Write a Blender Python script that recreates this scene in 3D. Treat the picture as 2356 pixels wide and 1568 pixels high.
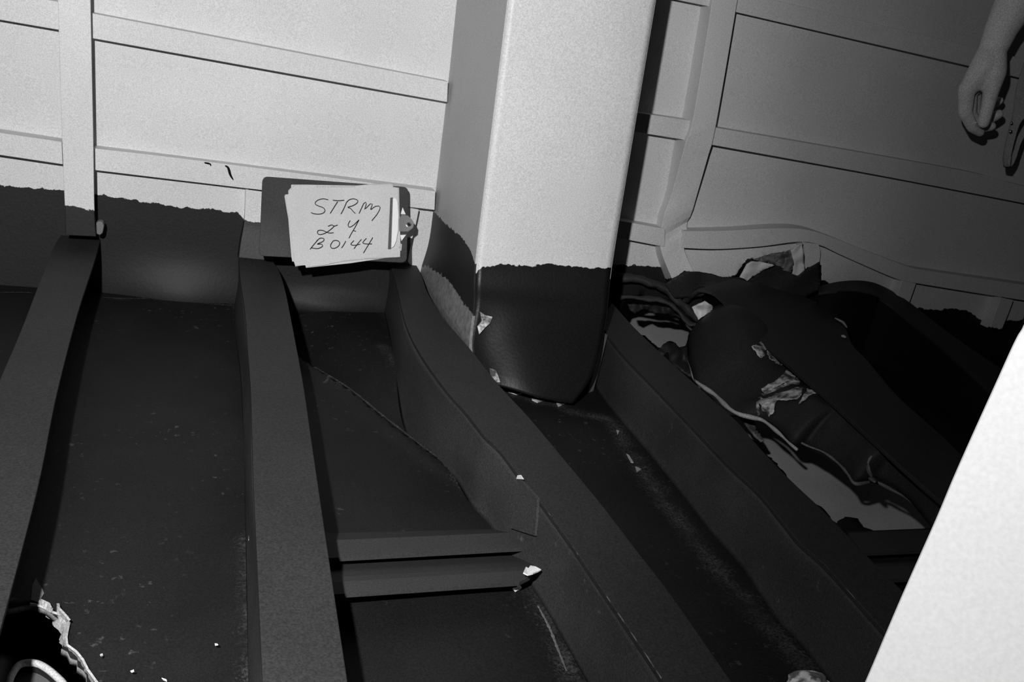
import bpy, bmesh, math, random
from mathutils import Vector, Matrix, noise as mnoise
from mathutils.bvhtree import BVHTree
from mathutils.geometry import delaunay_2d_cdt
random.seed(7)
for o in list(bpy.data.objects): bpy.data.objects.remove(o)
S = bpy.context.scene
COL = S.collection
# ------------------------------------------------------------ camera
FPX, CX, CY = 2300.0, 1178.0, 784.0
dx = -1200.0; dy = -(-698 * dx + FPX * FPX) / 884.0
Yc = Vector((-698, 884, -FPX)).normalized()
Zc = -Vector((dx, dy, -FPX)).normalized()
Xc = Yc.cross(Zc)
R = Matrix((Xc, Yc, Zc))                      # camera -> world
CAM = Vector((0, -2.35, 0.757))
cd = bpy.data.cameras.new('camera'); cam = bpy.data.objects.new('camera', cd)
COL.objects.link(cam); cam.matrix_world = Matrix.Translation(CAM) @ R.to_4x4()
cd.sensor_width = 36; cd.lens = 36 * FPX / 2356.0; cd.clip_start = 0.02
S.camera = cam
# ------------------------------------------------------------ world, flash, exposure
w = bpy.data.worlds.new('world'); S.world = w; w.use_nodes = True
w.node_tree.nodes['Background'].inputs[0].default_value = (0.5, 0.5, 0.5, 1)
w.node_tree.nodes['Background'].inputs[1].default_value = 0.003
FLASH = CAM + Vector((-0.20, 0.0, 0.245))
FPOW = 212
ld = bpy.data.lights.new('flash', 'POINT'); lo = bpy.data.objects.new('flash', ld); COL.objects.link(lo)
ld.energy = FPOW; ld.shadow_soft_size = 0.016; lo.location = FLASH
# the reflector's beam: even in the middle, falling off sideways to weak spill
ld.use_nodes = True; T_ = ld.node_tree; em = T_.nodes['Emission']
az, el = math.radians(7), math.radians(-14)
FD = Vector((math.sin(az) * math.cos(el), math.cos(az) * math.cos(el), math.sin(el))); FR = FD.cross(Vector((0, 0, 1))).normalized(); FU = FR.cross(FD)
gi = T_.nodes.new('ShaderNodeNewGeometry')
def dotn(v):
    n = T_.nodes.new('ShaderNodeVectorMath'); n.operation = 'DOT_PRODUCT'; T_.links.new(gi.outputs['Incoming'], n.inputs[0]); n.inputs[1].default_value = v; return n.outputs['Value']
def mth(op, *a):
    n = T_.nodes.new('ShaderNodeMath'); n.operation = op
    for i_, x in enumerate(a):
        if isinstance(x, (int, float)): n.inputs[i_].default_value = x
        else: T_.links.new(x, n.inputs[i_])
    return n.outputs[0]
fwd = mth('ABSOLUTE', dotn(FD)); side_ = mth('ABSOLUTE', dotn(FR)); vert_ = mth('ABSOLUTE', dotn(FU))
ah = mth('ARCTAN2', side_, fwd); av = mth('MULTIPLY', mth('ARCTAN2', vert_, fwd), 0.32)
rr = mth('SQRT', mth('ADD', mth('MULTIPLY', ah, ah), mth('MULTIPLY', av, av)))
cr = T_.nodes.new('ShaderNodeValToRGB'); T_.links.new(mth('DIVIDE', rr, math.radians(60)), cr.inputs[0])
els = cr.color_ramp.elements
for k_, (deg, val) in enumerate([(0, 1.0), (14, .97), (19, .84), (24, .60), (29, .33), (35, .17), (60, .11)]):
    e_ = els[k_] if k_ < 2 else els.new(deg / 60)
    e_.position = deg / 60; e_.color = (val, val, val, 1)
els[1].position = 14 / 60
T_.links.new(cr.outputs[0], em.inputs['Strength'])
S.view_settings.view_transform = 'Standard'; S.view_settings.look = 'None'
S.view_settings.gamma = 1; S.view_settings.use_curve_mapping = False
S.view_settings.exposure = 0.0

# ------------------------------------------------------------ surveying helpers
def ray(x, y): return R @ Vector((x - CX, CY - y, -FPX))
def W(x, y, o=0.0):                            # point on the plane o metres in front of the bulkhead
    d = ray(x, y); return CAM + d * ((2.35 - o) / d.y)
def G(x, y, z=0.0):                            # point on the level z above the deck
    d = ray(x, y); return CAM + d * ((z - CAM.z) / d.z)
def XP(x, y, X):                               # point on the fore-and-aft plane x = X
    d = ray(x, y); return CAM + d * ((X - CAM.x) / d.x)
def PL(x, y, p0, n):
    d = ray(x, y); return CAM + d * ((p0 - CAM).dot(n) / d.dot(n))
def PJ(p):
    q = R.transposed() @ (Vector(p) - CAM); return (CX + FPX * q.x / -q.z, CY - FPX * q.y / -q.z)
def DEP(p): return -(R.transposed() @ (Vector(p) - CAM)).z
def polyf(pts):                                # piecewise linear y(x)
    def f(x):
        if x <= pts[0][0]: return pts[0][1]
        for a, b in zip(pts, pts[1:]):
            if x <= b[0]: return a[1] + (b[1] - a[1]) * (x - a[0]) / max(1e-9, b[0] - a[0])
        return pts[-1][1]
    return f
def resample(pts, n, smooth=False):
    P = [Vector(p) for p in pts]
    L = [0]
    for a, b in zip(P, P[1:]): L.append(L[-1] + (b - a).length)
    out = []
    for i in range(n):
        t = L[-1] * i / (n - 1)
        k = 0
        while k < len(P) - 2 and L[k + 1] < t: k += 1
        u = (t - L[k]) / max(1e-9, L[k + 1] - L[k])
        if smooth:
            p0 = P[max(0, k - 1)]; p1 = P[k]; p2 = P[k + 1]; p3 = P[min(len(P) - 1, k + 2)]
            out.append(0.5 * ((2 * p1) + (p2 - p0) * u + (2 * p0 - 5 * p1 + 4 * p2 - p3) * u * u + (3 * p1 - p0 - 3 * p2 + p3) * u ** 3))
        else: out.append(P[k].lerp(P[k + 1], u))
    return out
def sst(a, b, x):
    t = min(1, max(0, (x - a) / (b - a))); return t * t * (3 - 2 * t)
def gs(x, c, s): return math.exp(-((x - c) / s) ** 2)

# ------------------------------------------------------------ materials (black and white photograph: neutral greys)
def nt(name):
    m = bpy.data.materials.new(name); m.use_nodes = True
    return m, m.node_tree, m.node_tree.nodes['Principled BSDF']
def pos(t):
    g = t.nodes.new('ShaderNodeNewGeometry'); return g.outputs['Position']
def noise(t, p, scale, detail=2, rough=0.5):
    n = t.nodes.new('ShaderNodeTexNoise'); n.inputs['Scale'].default_value = scale
    n.inputs['Detail'].default_value = detail; n.inputs['Roughness'].default_value = rough
    t.links.new(p, n.inputs['Vector']); return n.outputs['Fac']
def mrange(t, v, a, b, c, d):
    n = t.nodes.new('ShaderNodeMapRange'); t.links.new(v, n.inputs[0])
    for i, x in enumerate((a, b, c, d)): n.inputs[i + 1].default_value = x
    return n.outputs[0]
def math_(t, op, a, b):
    n = t.nodes.new('ShaderNodeMath'); n.operation = op
    for i, x in enumerate((a, b)):
        if isinstance(x, (int, float)): n.inputs[i].default_value = x
        else: t.links.new(x, n.inputs[i])
    return n.outputs[0]
def mixv(t, f, a, b):
    n = t.nodes.new('ShaderNodeMix'); n.data_type = 'FLOAT'
    t.links.new(f, n.inputs[0])
    for i, x in ((2, a), (3, b)):
        if isinstance(x, (int, float)): n.inputs[i].default_value = x
        else: t.links.new(x, n.inputs[i])
    return n.outputs[0]
def togrey(t, v, sock):
    c = t.nodes.new('ShaderNodeCombineColor')
    for i in range(3): t.links.new(v, c.inputs[i])
    t.links.new(c.outputs[0], sock)
def bump(t, b, h, s, dist=0.002):
    n = t.nodes.new('ShaderNodeBump'); n.inputs['Strength'].default_value = s; n.inputs['Distance'].default_value = dist
    t.links.new(h, n.inputs['Height']); t.links.new(n.outputs[0], b.inputs['Normal'])
def paint_value(t, p, g, grain, blotch):
    v = mrange(t, noise(t, p, 420, 1), 0.25, 0.75, g * (1 - grain), g * (1 + grain))
    return math_(t, 'MULTIPLY', v, mrange(t, noise(t, p, 5, 3), 0.3, 0.7, 1 - blotch, 1 + blotch))
def scuffs(t, p, amount, scale=60):
    a = noise(t, p, scale, 5, 0.65); b = noise(t, p, 4.5, 2)
    return math_(t, 'MULTIPLY', mrange(t, a, 0.67 - amount, 0.74 - amount, 0, 1), mrange(t, b, 0.45, 0.62, 0, 1))
def paint(name, g, rough=0.5, grain=0.16, blotch=0.06, scuff=0.0, scuffg=0.12, spec=0.4, bmp=0.25, att=None):
    m, t, b = nt(name); p = pos(t)
    v = paint_value(t, p, g, grain, blotch)
    if scuff: v = mixv(t, scuffs(t, p, scuff), v, scuffg)
    if name in ('dark_deck_paint', 'dark_paint_web'):     # wear along the welds
        sa = t.nodes.new('ShaderNodeAttribute'); sa.attribute_name = 'wear'
        n1 = noise(t, p, 240, 6, 0.78); n2 = noise(t, p, 16, 3, 0.6)
        k1 = mrange(t, math_(t, 'ADD', n1, math_(t, 'MULTIPLY', sa.outputs['Fac'], .26)), 0.66, 0.86, 0, 1)
        k1 = math_(t, 'MULTIPLY', k1, mrange(t, n2, .35, .6, .15, 1))
        k1 = math_(t, 'MULTIPLY', k1, sa.outputs['Fac'])
        v = mixv(t, k1, v, 0.075)
    if att:                                     # second coat above an uneven brushed paint line
        at = t.nodes.new('ShaderNodeAttribute'); at.attribute_name = 'paint'
        wob = mrange(t, noise(t, p, 55, 4, 0.6), 0.2, 0.8, -0.006, 0.006)
        f = mrange(t, math_(t, 'ADD', at.outputs['Fac'], wob), -0.0006, 0.0006, 0, 1)
        v = mixv(t, f, v, paint_value(t, p, att, 0.17, 0.04))
        if name.startswith('side'):
            at2 = t.nodes.new('ShaderNodeAttribute'); at2.attribute_name = 'bare'
            wob2 = mrange(t, noise(t, p, 40, 4, 0.6), 0.2, 0.8, -0.01, 0.01)
            f2 = mrange(t, math_(t, 'ADD', at2.outputs['Fac'], wob2), -0.001, 0.001, 0, 1)
            raw = mrange(t, noise(t, p, 70, 5, 0.7), 0.3, 0.75, 0.13, 0.30)
            v = mixv(t, f2, v, raw)
    togrey(t, v, b.inputs['Base Color'])
    b.inputs['Roughness'].default_value = rough
    b.inputs['Specular IOR Level'].default_value = spec
    if bmp: bump(t, b, noise(t, p, 160, 3), bmp, 0.0012)
    return m
LIGHT, DARK = 0.60, 0.024
M = {}
M['light'] = paint('light_paint', LIGHT, 0.55, 0.17, 0.03, spec=0.3, bmp=0.15)
M['dark'] = paint('dark_paint', DARK, 0.6, 0.36, 0.10, spec=0.15)
M['darkweb'] = paint('dark_paint_web', 0.040, 0.6, 0.36, 0.22, scuff=0.03, scuffg=0.10, spec=0.15)
M['floor'] = paint('dark_deck_paint', 0.0095, 0.6, 0.36, 0.25, scuff=0.05, scuffg=0.06, spec=0.15)
M['wall'] = paint('wall_two_coats', 0.0085, 0.55, 0.36, 0.08, scuff=0.0, spec=0.28, att=LIGHT)
M['flange'] = paint('flange_two_coats', 0.014, 0.5, 0.2, 0.08, spec=0.3, att=LIGHT)
M['front'] = paint('column_front_two_coats', 0.0075, 0.42, 0.36, 0.08, spec=0.28, att=LIGHT)
M['side'] = paint('side_two_coats_shaded', 0.016, 0.5, 0.2, 0.08, spec=0.2, att=0.42)  # same pale paint as the front, darkened: side plates' shade put into the colour
M['bar'] = paint('cross_bar_paint', 0.036, 0.6, 0.22, 0.1, spec=0.15)
M['under'] = paint('grey_primer', 0.62, 0.7, 0.15, 0.08, spec=0.15)
M['grey'] = paint('worn_grey_primer', 0.16, 0.7, 0.25, 0.25, spec=0.15)
M['edge'] = paint('torn_bare_steel', 0.33, 0.5, 0.3, 0.3, spec=0.5, bmp=0.6)
M['dimedge'] = paint('dull_torn_steel', 0.13, 0.55, 0.35, 0.35, spec=0.4, bmp=0.6)
M['plug'] = paint('plug_primer', 0.07, 0.7, 0.15, 0.2, spec=0.1)
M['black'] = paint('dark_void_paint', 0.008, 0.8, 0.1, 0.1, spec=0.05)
M['white'] = paint('white_enamel', 0.8, 0.5, 0.05, 0.04, spec=0.3, bmp=0.1)
M['flake'] = paint('white_flake', 0.8, 0.6, 0.1, 0.1, spec=0.3)
M['board'] = paint('hardboard', 0.045, 0.6, 0.25, 0.35, spec=0.2)
M['paper'] = paint('paper', 0.55, 0.9, 0.10, 0.05, spec=0.1, bmp=0.1)
M['ink'] = paint('ink', 0.012, 0.7, 0.1, 0.0, spec=0.1, bmp=0)
M['skin'] = paint('skin', 0.78, 0.55, 0.35, 0.12, spec=0.35, bmp=0.5)
M['cloth'] = paint('work_cloth', 0.34, 0.9, 0.3, 0.1, spec=0.05, bmp=0.6)
M['clothdark'] = paint('trouser_cloth', 0.10, 0.9, 0.3, 0.1, spec=0.05, bmp=0.6)
M['hair'] = paint('hair', 0.03, 0.7, 0.3, 0.1, spec=0.2, bmp=0.6)
m, t, b = nt('chrome'); b.inputs['Base Color'].default_value = (.75, .75, .75, 1); b.inputs['Metallic'].default_value = 1; b.inputs['Roughness'].default_value = .28; M['chrome'] = m
m, t, b = nt('peeled_paint'); p = pos(t)
v = mrange(t, noise(t, p, 48, 5, 0.62), 0.40, 0.62, 0.05, 0.66)
togrey(t, v, b.inputs['Base Color']); b.inputs['Roughness'].default_value = .6; bump(t, b, noise(t, p, 90, 4), 0.8, 0.004); M['peel'] = m
m, t, b = nt('speckled_cloth'); p = pos(t)
v = mrange(t, noise(t, p, 42, 3, 0.5), 0.44, 0.54, 0.10, 0.62)
togrey(t, v, b.inputs['Base Color']); b.inputs['Roughness'].default_value = .8; bump(t, b, noise(t, p, 60, 3), 0.6, 0.004); M['rag'] = m

M['seam'] = None
m, t, b = nt('scuffed_weld'); p = pos(t)
v = mrange(t, noise(t, p, 210, 6, 0.75), 0.50, 0.68, 0.014, 0.12)
togrey(t, v, b.inputs['Base Color']); b.inputs['Roughness'].default_value = .6; bump(t, b, noise(t, p, 120, 4), 0.8, 0.003); M['seam'] = m
# ------------------------------------------------------------ object helpers
def link(name, me, mats, parent=None, smooth=False):
    for mm in (mats if isinstance(mats, (list, tuple)) else [mats]): me.materials.append(M[mm])
    if smooth: me.polygons.foreach_set('use_smooth', [True] * len(me.polygons))
    o = bpy.data.objects.new(name, me); COL.objects.link(o)
    if parent: o.parent = parent
    return o
def mk(name, vs, fs, mat, parent=None, smooth=False, solid=0, off=-1, bevel=0, rim=None, fmat=None):
    me = bpy.data.meshes.new(name); me.from_pydata([tuple(v) for v in vs], [], fs); me.update()
    if fmat: me.polygons.foreach_set('material_index', fmat)
    o = link(name, me, mat, parent, smooth)
    if solid:
        s = o.modifiers.new('solid', 'SOLIDIFY'); s.thickness = solid; s.offset = off
        if rim is not None: s.material_offset_rim = rim
    if bevel:
        s = o.modifiers.new('bevel', 'BEVEL'); s.width = bevel; s.segments = 2; s.limit_method = 'ANGLE'
    return o
def root(name, loc, label, cat, group=None):
    o = bpy.data.objects.new(name, None); o.empty_display_size = .05; COL.objects.link(o); o.location = loc
    return tag(o, label, cat, group)
def tag(o, label, cat, group=None, kind=None):
    o['label'] = label; o['category'] = cat
    if group: o['group'] = group
    if kind: o['kind'] = kind
    return o
def adopt(r):                                  # parts were modelled in world space: keep them there
    bpy.context.view_layer.update()
    for c in r.children: c.matrix_parent_inverse = Matrix.Translation(-Vector(r.location))
def setattr_(o, name, vals):
    a = o.data.attributes.new(name, 'FLOAT', 'POINT'); a.data.foreach_set('value', vals)
def ribbon(name, A, B, mat, parent=None, thick=Vector((0, 0, -.007)), n=40, m=4, lift=None, attr=None, smooth=False, bevel=0.0012, curve=False, wearj=False):
    """solid bar between two edge lines; thick = vector through the plate"""
    A = resample(A, n, curve); B = resample(B, n, curve); vs = []; px = []
    for i in range(n):
        for j in range(m + 1):
            p = A[i].lerp(B[i], j / m)
            if lift: p = p + lift(i / (n - 1), j / m)
            vs.append(p); px.append(PJ(p))
    N = len(vs); vs2 = vs + [p + thick for p in vs]
    k = m + 1; fs = []
    for i in range(n - 1):
        for j in range(m):
            a = i * k + j; q = (a, a + 1, a + k + 1, a + k)
            fs.append(q); fs.append(tuple(x + N for x in reversed(q)))
    for i in range(n - 1):
        a = i * k; fs.append((a, a + k, a + k + N, a + N))
        a = i * k + m; fs.append((a + k, a, a + N, a + k + N))
    for j in range(m):
        fs.append((j + 1, j, j + N, j + 1 + N))
        a = (n - 1) * k + j; fs.append((a, a + 1, a + 1 + N, a + N))
    o = mk(name, vs2, fs, mat, parent, smooth)
    bm = bmesh.new(); bm.from_mesh(o.data); bmesh.ops.recalc_face_normals(bm, faces=bm.faces); bm.to_mesh(o.data); bm.free()
    if bevel:
        s = o.modifiers.new('bevel', 'BEVEL'); s.width = bevel; s.segments = 2; s.limit_method = 'ANGLE'; s.angle_limit = math.radians(50)
    if wearj: setattr_(o, 'wear', [sst(.55, 1, (i % (m + 1)) / m) * .9 + .5 * (1 - sst(0, .12, (i % (m + 1)) / m)) for i in range(N)] * 2)
    if attr: setattr_(o, 'paint', [attr(*q) for q in px] * 2)
    return o
def prism(name, poly, thick, mat, parent=None, bevel=0, jag=0):
    if jag:
        out = []
        for i in range(len(poly)):
            a, b_ = poly[i], poly[(i + 1) % len(poly)]; k = max(1, int((b_ - a).length / 0.008))
            for j in range(k): out.append(a.lerp(b_, j / k) + Vector((random.uniform(-1, 1), 0, random.uniform(-1, 1))) * jag)
        poly = out
    n = len(poly); bm = bmesh.new()
    a = [bm.verts.new(p) for p in poly]; c = [bm.verts.new(p + thick) for p in poly]
    bm.faces.new(a); bm.faces.new(list(reversed(c)))
    for i in range(n): bm.faces.new((a[i], c[i], c[(i + 1) % n], a[(i + 1) % n]))
    bmesh.ops.recalc_face_normals(bm, faces=bm.faces)
    me = bpy.data.meshes.new(name); bm.to_mesh(me); bm.free()
    o = link(name, me, mat, parent)
    if bevel:
        s = o.modifiers.new('bevel', 'BEVEL'); s.width = bevel; s.segments = 2; s.limit_method = 'ANGLE'
    return o
def inside(p, poly):
    c = False; j = len(poly) - 1
    for i in range(len(poly)):
        if (poly[i][1] > p[1]) != (poly[j][1] > p[1]) and p[0] < (poly[j][0] - poly[i][0]) * (p[1] - poly[i][1]) / (poly[j][1] - poly[i][1]) + poly[i][0]: c = not c
        j = i
    return c
def densify(poly, step, jag=0):
    out = []
    for i in range(len(poly)):
        a = Vector(poly[i]); b_ = Vector(poly[(i + 1) % len(poly)]); k = max(1, int((b_ - a).length / step))
        for j in range(k):
            q = a.lerp(b_, j / k)
            out.append(q + Vector((random.uniform(-1, 1), random.uniform(-1, 1))) * jag)
    return out
def sheet2d(outline, holes, step, f, jag=0):
    """triangulated plate with real holes; f maps (u, v) to 3-D"""
    O = densify(outline, step); H = [densify(h, step * .5, jag) for h in holes]
    pts = list(O); faces = [list(range(len(O)))]
    for h in H:
        faces.append(list(range(len(pts), len(pts) + len(h)))); pts += h
    edges = []
    for fc in faces: edges += [(fc[i], fc[(i + 1) % len(fc)]) for i in range(len(fc))]
    x0 = min(p.x for p in O); x1 = max(p.x for p in O); y0 = min(p.y for p in O); y1 = max(p.y for p in O)
    ot = [tuple(p) for p in O]; ht = [[tuple(p) for p in h] for h in H]
    u = x0 + step
    while u < x1:
        v = y0 + step
        while v < y1:
            if inside((u, v), ot) and not any(inside((u, v), h) for h in ht): pts.append(Vector((u, v)))
            v += step
        u += step
    r = delaunay_2d_cdt(pts, edges, [], 0, 1e-6)
    V, F = r[0], r[2]; fs = []
    for fc in F:
        c = ((V[fc[0]].x + V[fc[1]].x + V[fc[2]].x) / 3, (V[fc[0]].y + V[fc[1]].y + V[fc[2]].y) / 3)
        if inside(c, ot) and not any(inside(c, h) for h in ht): fs.append(tuple(fc))
    return [f(v.x, v.y) for v in V], fs
def tube(name, pts, rad, mat, parent=None, n=60, k=10, flat=1.0, closed=True, up=Vector((0, 0, 1))):
    P = resample(pts, n, True); vs = []; fs = []
    rf = rad if callable(rad) else (lambda t_: rad)
    for i, p in enumerate(P):
        T = (P[min(n - 1, i + 1)] - P[max(0, i - 1)]).normalized()
        a = T.cross(up).normalized(); c = a.cross(T)
        r = rf(i / (n - 1))
        for j in range(k):
            th = 2 * math.pi * j / k; vs.append(p + a * math.cos(th) * r + c * math.sin(th) * r * flat)
    for i in range(n - 1):
        for j in range(k): fs.append((i * k + j, i * k + (j + 1) % k, (i + 1) * k + (j + 1) % k, (i + 1) * k + j))
    fs.append(tuple(range(k - 1, -1, -1))); fs.append(tuple((n - 1) * k + j for j in range(k)))
    return mk(name, vs, fs, mat, parent, True)

# ============================================================ THE SETTING
# ---- bulkhead plate
paint_line = polyf([(-400, 380), (0, 425), (148, 437), (222, 447), (430, 476), (553, 488), (562, 509), (640, 520), (880, 545), (935, 590), (960, 640), (985, 700), (1010, 720),
                    (1200, 720), (1400, 606), (1530, 614), (1590, 640), (1660, 640), (1690, 632), (1720, 590), (1880, 640), (1960, 668), (2015, 700), (2160, 712), (2180, 706), (2230, 715), (2250, 735), (2400, 735), (2600, 745)])
def wall_y(x, z):
    d = 0.0
    d += 0.030 * gs(x, -0.01, 0.13) * gs(z, -0.005, 0.065)
    d += 0.025 * gs(x, 0.33, 0.12) * gs(z, 0.0, 0.03)
    d += 0.012 * gs(x, 0.05, 0.25) * gs(z, 0.40, 0.12)
    d += 0.05 * gs(x, 1.6, 0.22) * gs(z, 0.20, 0.10)
    d += 0.006 * math.sin(x * 5.1 + 1) * math.sin(z * 7 + x)
    return -d
tear = [W(*q) for q in ((1640, 648), (1672, 640), (1700, 612), (1730, 588), (1775, 580), (1840, 590), (1860, 650), (1800, 690), (1690, 690))]
notch = [W(*q) for q in ((1425, 722), (1432, 694), (1470, 676), (1530, 690), (1580, 716), (1600, 680), (1660, 668), (1690, 700), (1690, 735))]
notch = [(max(p.x, 1.06), max(p.z, -.006)) for p in notch] + [(W(1690, 735).x, -.006), (1.075, -.006)]
vs, fs = sheet2d([(-1.1, -.02), (3.4, -.02), (3.4, 1.7), (-1.1, 1.7)], [[(p.x, p.z) for p in tear], notch], 0.02,
                 lambda x, z: Vector((x, wall_y(x, z), z)), jag=0.003)
fs = [f for f in fs if not (sum(vs[i].z for i in f) / len(f) < .004 and 1.06 < sum(vs[i].x for i in f) / len(f) < W(1690, 735).x + .01)]
wall = mk('wall_back', vs, fs, 'wall', smooth=True)
setattr_(wall, 'paint', [(paint_line(PJ(v)[0]) - PJ(v)[1]) * 0.001 for v in vs])
s = wall.modifiers.new('solid', 'SOLIDIFY'); s.thickness = 0.008; s.offset = 0
wall['kind'] = 'structure'; wall['label'] = 'pale steel bulkhead plating with dark painted lower band'
# ---- deck plate with two torn openings
crease = [G(*q) for q in ((700, 838), (720, 850), (800, 900), (880, 962), (960, 1022), (1060, 1098), (1140, 1165), (1175, 1215))]
crx = polyf([(-p.y, p.x) for p in crease])     # x of the fold as a function of -y
def floor_z(x, y):
    z = 0.004 * math.sin(x * 9 + 1) * math.sin(y * 6)
    if 0.2 < x < 0.5 and -1.07 < y < 0:
        c = crx(-y) if y < -0.38 else crx(0.40) - (y + 0.40) * 0.35
        d = x - c
        end = sst(-1.07, -0.85, y)
        z += end * (-0.055 * sst(-0.004, 0.035, d) * (1 - sst(0.05, 0.22, d)))
        z += 0.010 * gs(d, -0.004, 0.016) * end
    z += -0.02 * gs(x, 0.0, 0.12) * gs(y, -1.9, 0.5)
    return z
hole_r = [G(*q) for q in ((1425, 712), (1450, 696), (1530, 702), (1590, 728), (1640, 690), (1740, 700), (1850, 780), (1980, 890), (2120, 1010), (2250, 1130), (2320, 1210), (2140, 1221), (2015, 1222), (1990, 1212),
                       (1975, 1192), (1945, 1186), (1925, 1203), (1905, 1180), (1893, 1164), (1862, 1152), (1842, 1140), (1832, 1118), (1812, 1092), (1790, 1062), (1765, 1040), (1748, 1014), (1722, 1002), (1700, 975),
                       (1680, 950), (1640, 918), (1600, 890), (1575, 884), (1556, 850), (1536, 806), (1512, 800), (1480, 770))]
hole_l = [G(*q) for q in ((-150, 1372), (20, 1404), (72, 1392), (108, 1402), (138, 1424), (158, 1446), (146, 1486), (168, 1506), (196, 1545), (232, 1600), (200, 1760), (-60, 1900), (-300, 1700))]
vs, fs = sheet2d([(-1.2, -2.6), (3.4, -2.6), (3.4, .004), (-1.2, .004)], [[(p.x, min(p.y, -.012)) for p in hole_r], [(p.x, p.y) for p in hole_l]], 0.017,
                 lambda x, y: Vector((x, y, floor_z(x, y))), jag=0.0025)
fs = [f for f in fs if not (sum(vs[i].y for i in f) / len(f) > -.05 and 1.09 < sum(vs[i].x for i in f) / len(f) < 1.5)]
floor = mk('floor', vs, fs, ['floor', 'dimedge'], smooth=True, solid=0.008, rim=1)
wear_lines = [([(1180, 905), (1270, 932), (1320, 950), (1400, 965), (1430, 1010), (1482, 1092), (1560, 1192), (1700, 1362), (1830, 1500), (1900, 1580)], .035),
              ([(1060, 1098), (1110, 1140), (1172, 1214), (1215, 1300), (1240, 1380), (1275, 1450), (1310, 1540), (1330, 1590)], .03),
              ([(880, 800), (960, 880), (1010, 960), (1080, 1060), (1130, 1130)], .03),
              ([(722, 850), (880, 962), (1060, 1098)], .008), ([(580, 1240), (592, 1400), (596, 1568)], .03), 
              ([(236, 688), (400, 688), (545, 702), (560, 820)], .012), ([(680, 690), (760, 690), (866, 702), (900, 760)], .015)]
segs_ = []
for pl, wd in wear_lines:
    q = [G(*p) for p in pl]
    segs_ += [(a.xy, b_.xy, wd) for a, b_ in zip(q, q[1:])]
def wear(v):
    best = 0
    for a, b_, wd in segs_:
        ab = b_ - a; t_ = max(0, min(1, (v.xy - a).dot(ab) / ab.length_squared)); d = (v.xy - a - ab * t_).length
        if d < wd * 2.2: best = max(best, math.exp(-(d / wd) ** 2))
    return best
setattr_(floor, 'wear', [wear(v) for v in vs])
floor['kind'] = 'structure'; floor['label'] = 'dark painted steel deck plating, buckled and torn'
# grey plate seen through the right opening, black sump under the left one
o = prism('lower_plate', [Vector(q) for q in ((.7, -1.9, -.13), (3.2, -1.9, -.13), (3.2, 1.3, -.13), (.7, 1.3, -.13))], Vector((0, 0, -.01)), 'under')
tag(o, 'pale grey lower plate seen through the long torn gap in the deck', 'plate')
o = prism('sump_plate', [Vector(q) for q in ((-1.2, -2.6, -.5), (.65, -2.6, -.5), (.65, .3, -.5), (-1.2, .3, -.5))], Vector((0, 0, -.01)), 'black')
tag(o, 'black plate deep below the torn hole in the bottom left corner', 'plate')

# ============================================================ BULKHEAD STIFFENERS
FY = Vector((0, 0.007, 0))
def hbar(label, segs, name='horizontal_stiffener'):
    """segs: list of (top px line, bottom px line, offset or function)"""
    r = None
    for top, bot, off in segs:
        of = off if callable(off) else (lambda x, _o=off: _o)
        T = [W(x, y, of(x)) for x, y in top]; B = [W(x, y, of(x)) for x, y in bot]
        if r is None: r = root(name, W(*top[0]), label, 'stiffener')
        ribbon('flange', T, B, 'light', r, FY, n=60 if len(top) > 2 else 12, m=2, curve=len(top) > 2)
        web = [Vector((p.x, -0.002, p.z)) for p in T]
        ribbon('web', [p + Vector((0, .004, -.0005)) for p in T], web, 'light', r, Vector((0, 0, -.006)), n=60 if len(top) > 2 else 12, m=1, bevel=0, curve=len(top) > 2)
    adopt(r); return r
HO = 0.047
hbar('topmost pale horizontal stiffener right of the column, cut off by the frame', [([(1690, -22), (2300, 122), (2700, 217)], [(1694, 28), (2218, 149), (2700, 262)], HO)])
hbar('short pale horizontal stiffener at the top edge, between column and right post', [([(1490, -62), (1640, -33)], [(1490, -14), (1637, 16)], HO)])
hbar('upper pale horizontal stiffener at the far left of the picture', [([(-1000, -189), (136, 4)], [(-1000, -127), (136, 69)], HO)])
hbar('upper long pale horizontal stiffener between left post and column', [([(210, 30), (1031, 188)], [(212, 88), (1029, 235)], HO)])
hbar('short pale stiffener in middle height between column and right post', [([(1420, 252), (1600, 279)], [(1420, 297), (1590, 324)], HO)])
hbar('pale horizontal stiffener behind the hand, running right from the right post', [([(1640, 292), (2209, 391), (2354, 427), (2700, 505)], [(1632, 332), (2000, 399), (2354, 467), (2700, 535)], HO)])
hbar('lower pale horizontal stiffener at the far left above dark paint', [([(-1000, 160), (142, 326)], [(-1000, 207), (144, 378)], HO)])
h2 = hbar('lower pale horizontal stiffener behind the clipboard, with a crack', [([(215, 341), (480, 372), (1002, 440)], [(216, 391), (565, 433), (1000, 483)], HO)])
for pts, wd in ((((518, 381), (525, 386), (530, 402), (537, 414)), (2.2)), (((470, 374), (483, 377), (485, 382)), 1.4)):
    P = [W(x, y, HO + .0006) for x, y in pts]
    c = tube('crack', P, lambda t_: 0.0008 + wd * .0009 * math.sin(math.pi * min(1, t_ * .9 + .1)), 'black', h2, n=16, k=6, flat=.3, up=Vector((0, 1, 0)))
adopt(h2)
hbar('lowest short pale stiffener between column and crimped post foot', [([(1380, 499), (1530, 526)], [(1380, 539), (1530, 568)], HO)])
def off2(x): return HO + 0.02 * gs(x, 1860, 110)
hbar('buckled pale horizontal stiffener humped up over the torn deck', [
    ([(1575, 532), (1680, 530), (1795, 525), (1861, 529), (1919, 547), (2002, 580), (2088, 612), (2132, 622), (2356, 655), (2700, 706)],
     [(1566, 570), (1650, 573), (1750, 567), (1838, 556), (1885, 563), (1930, 584), (2002, 616), (2065, 642), (2112, 652), (2356, 691), (2700, 742)], off2)])

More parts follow.
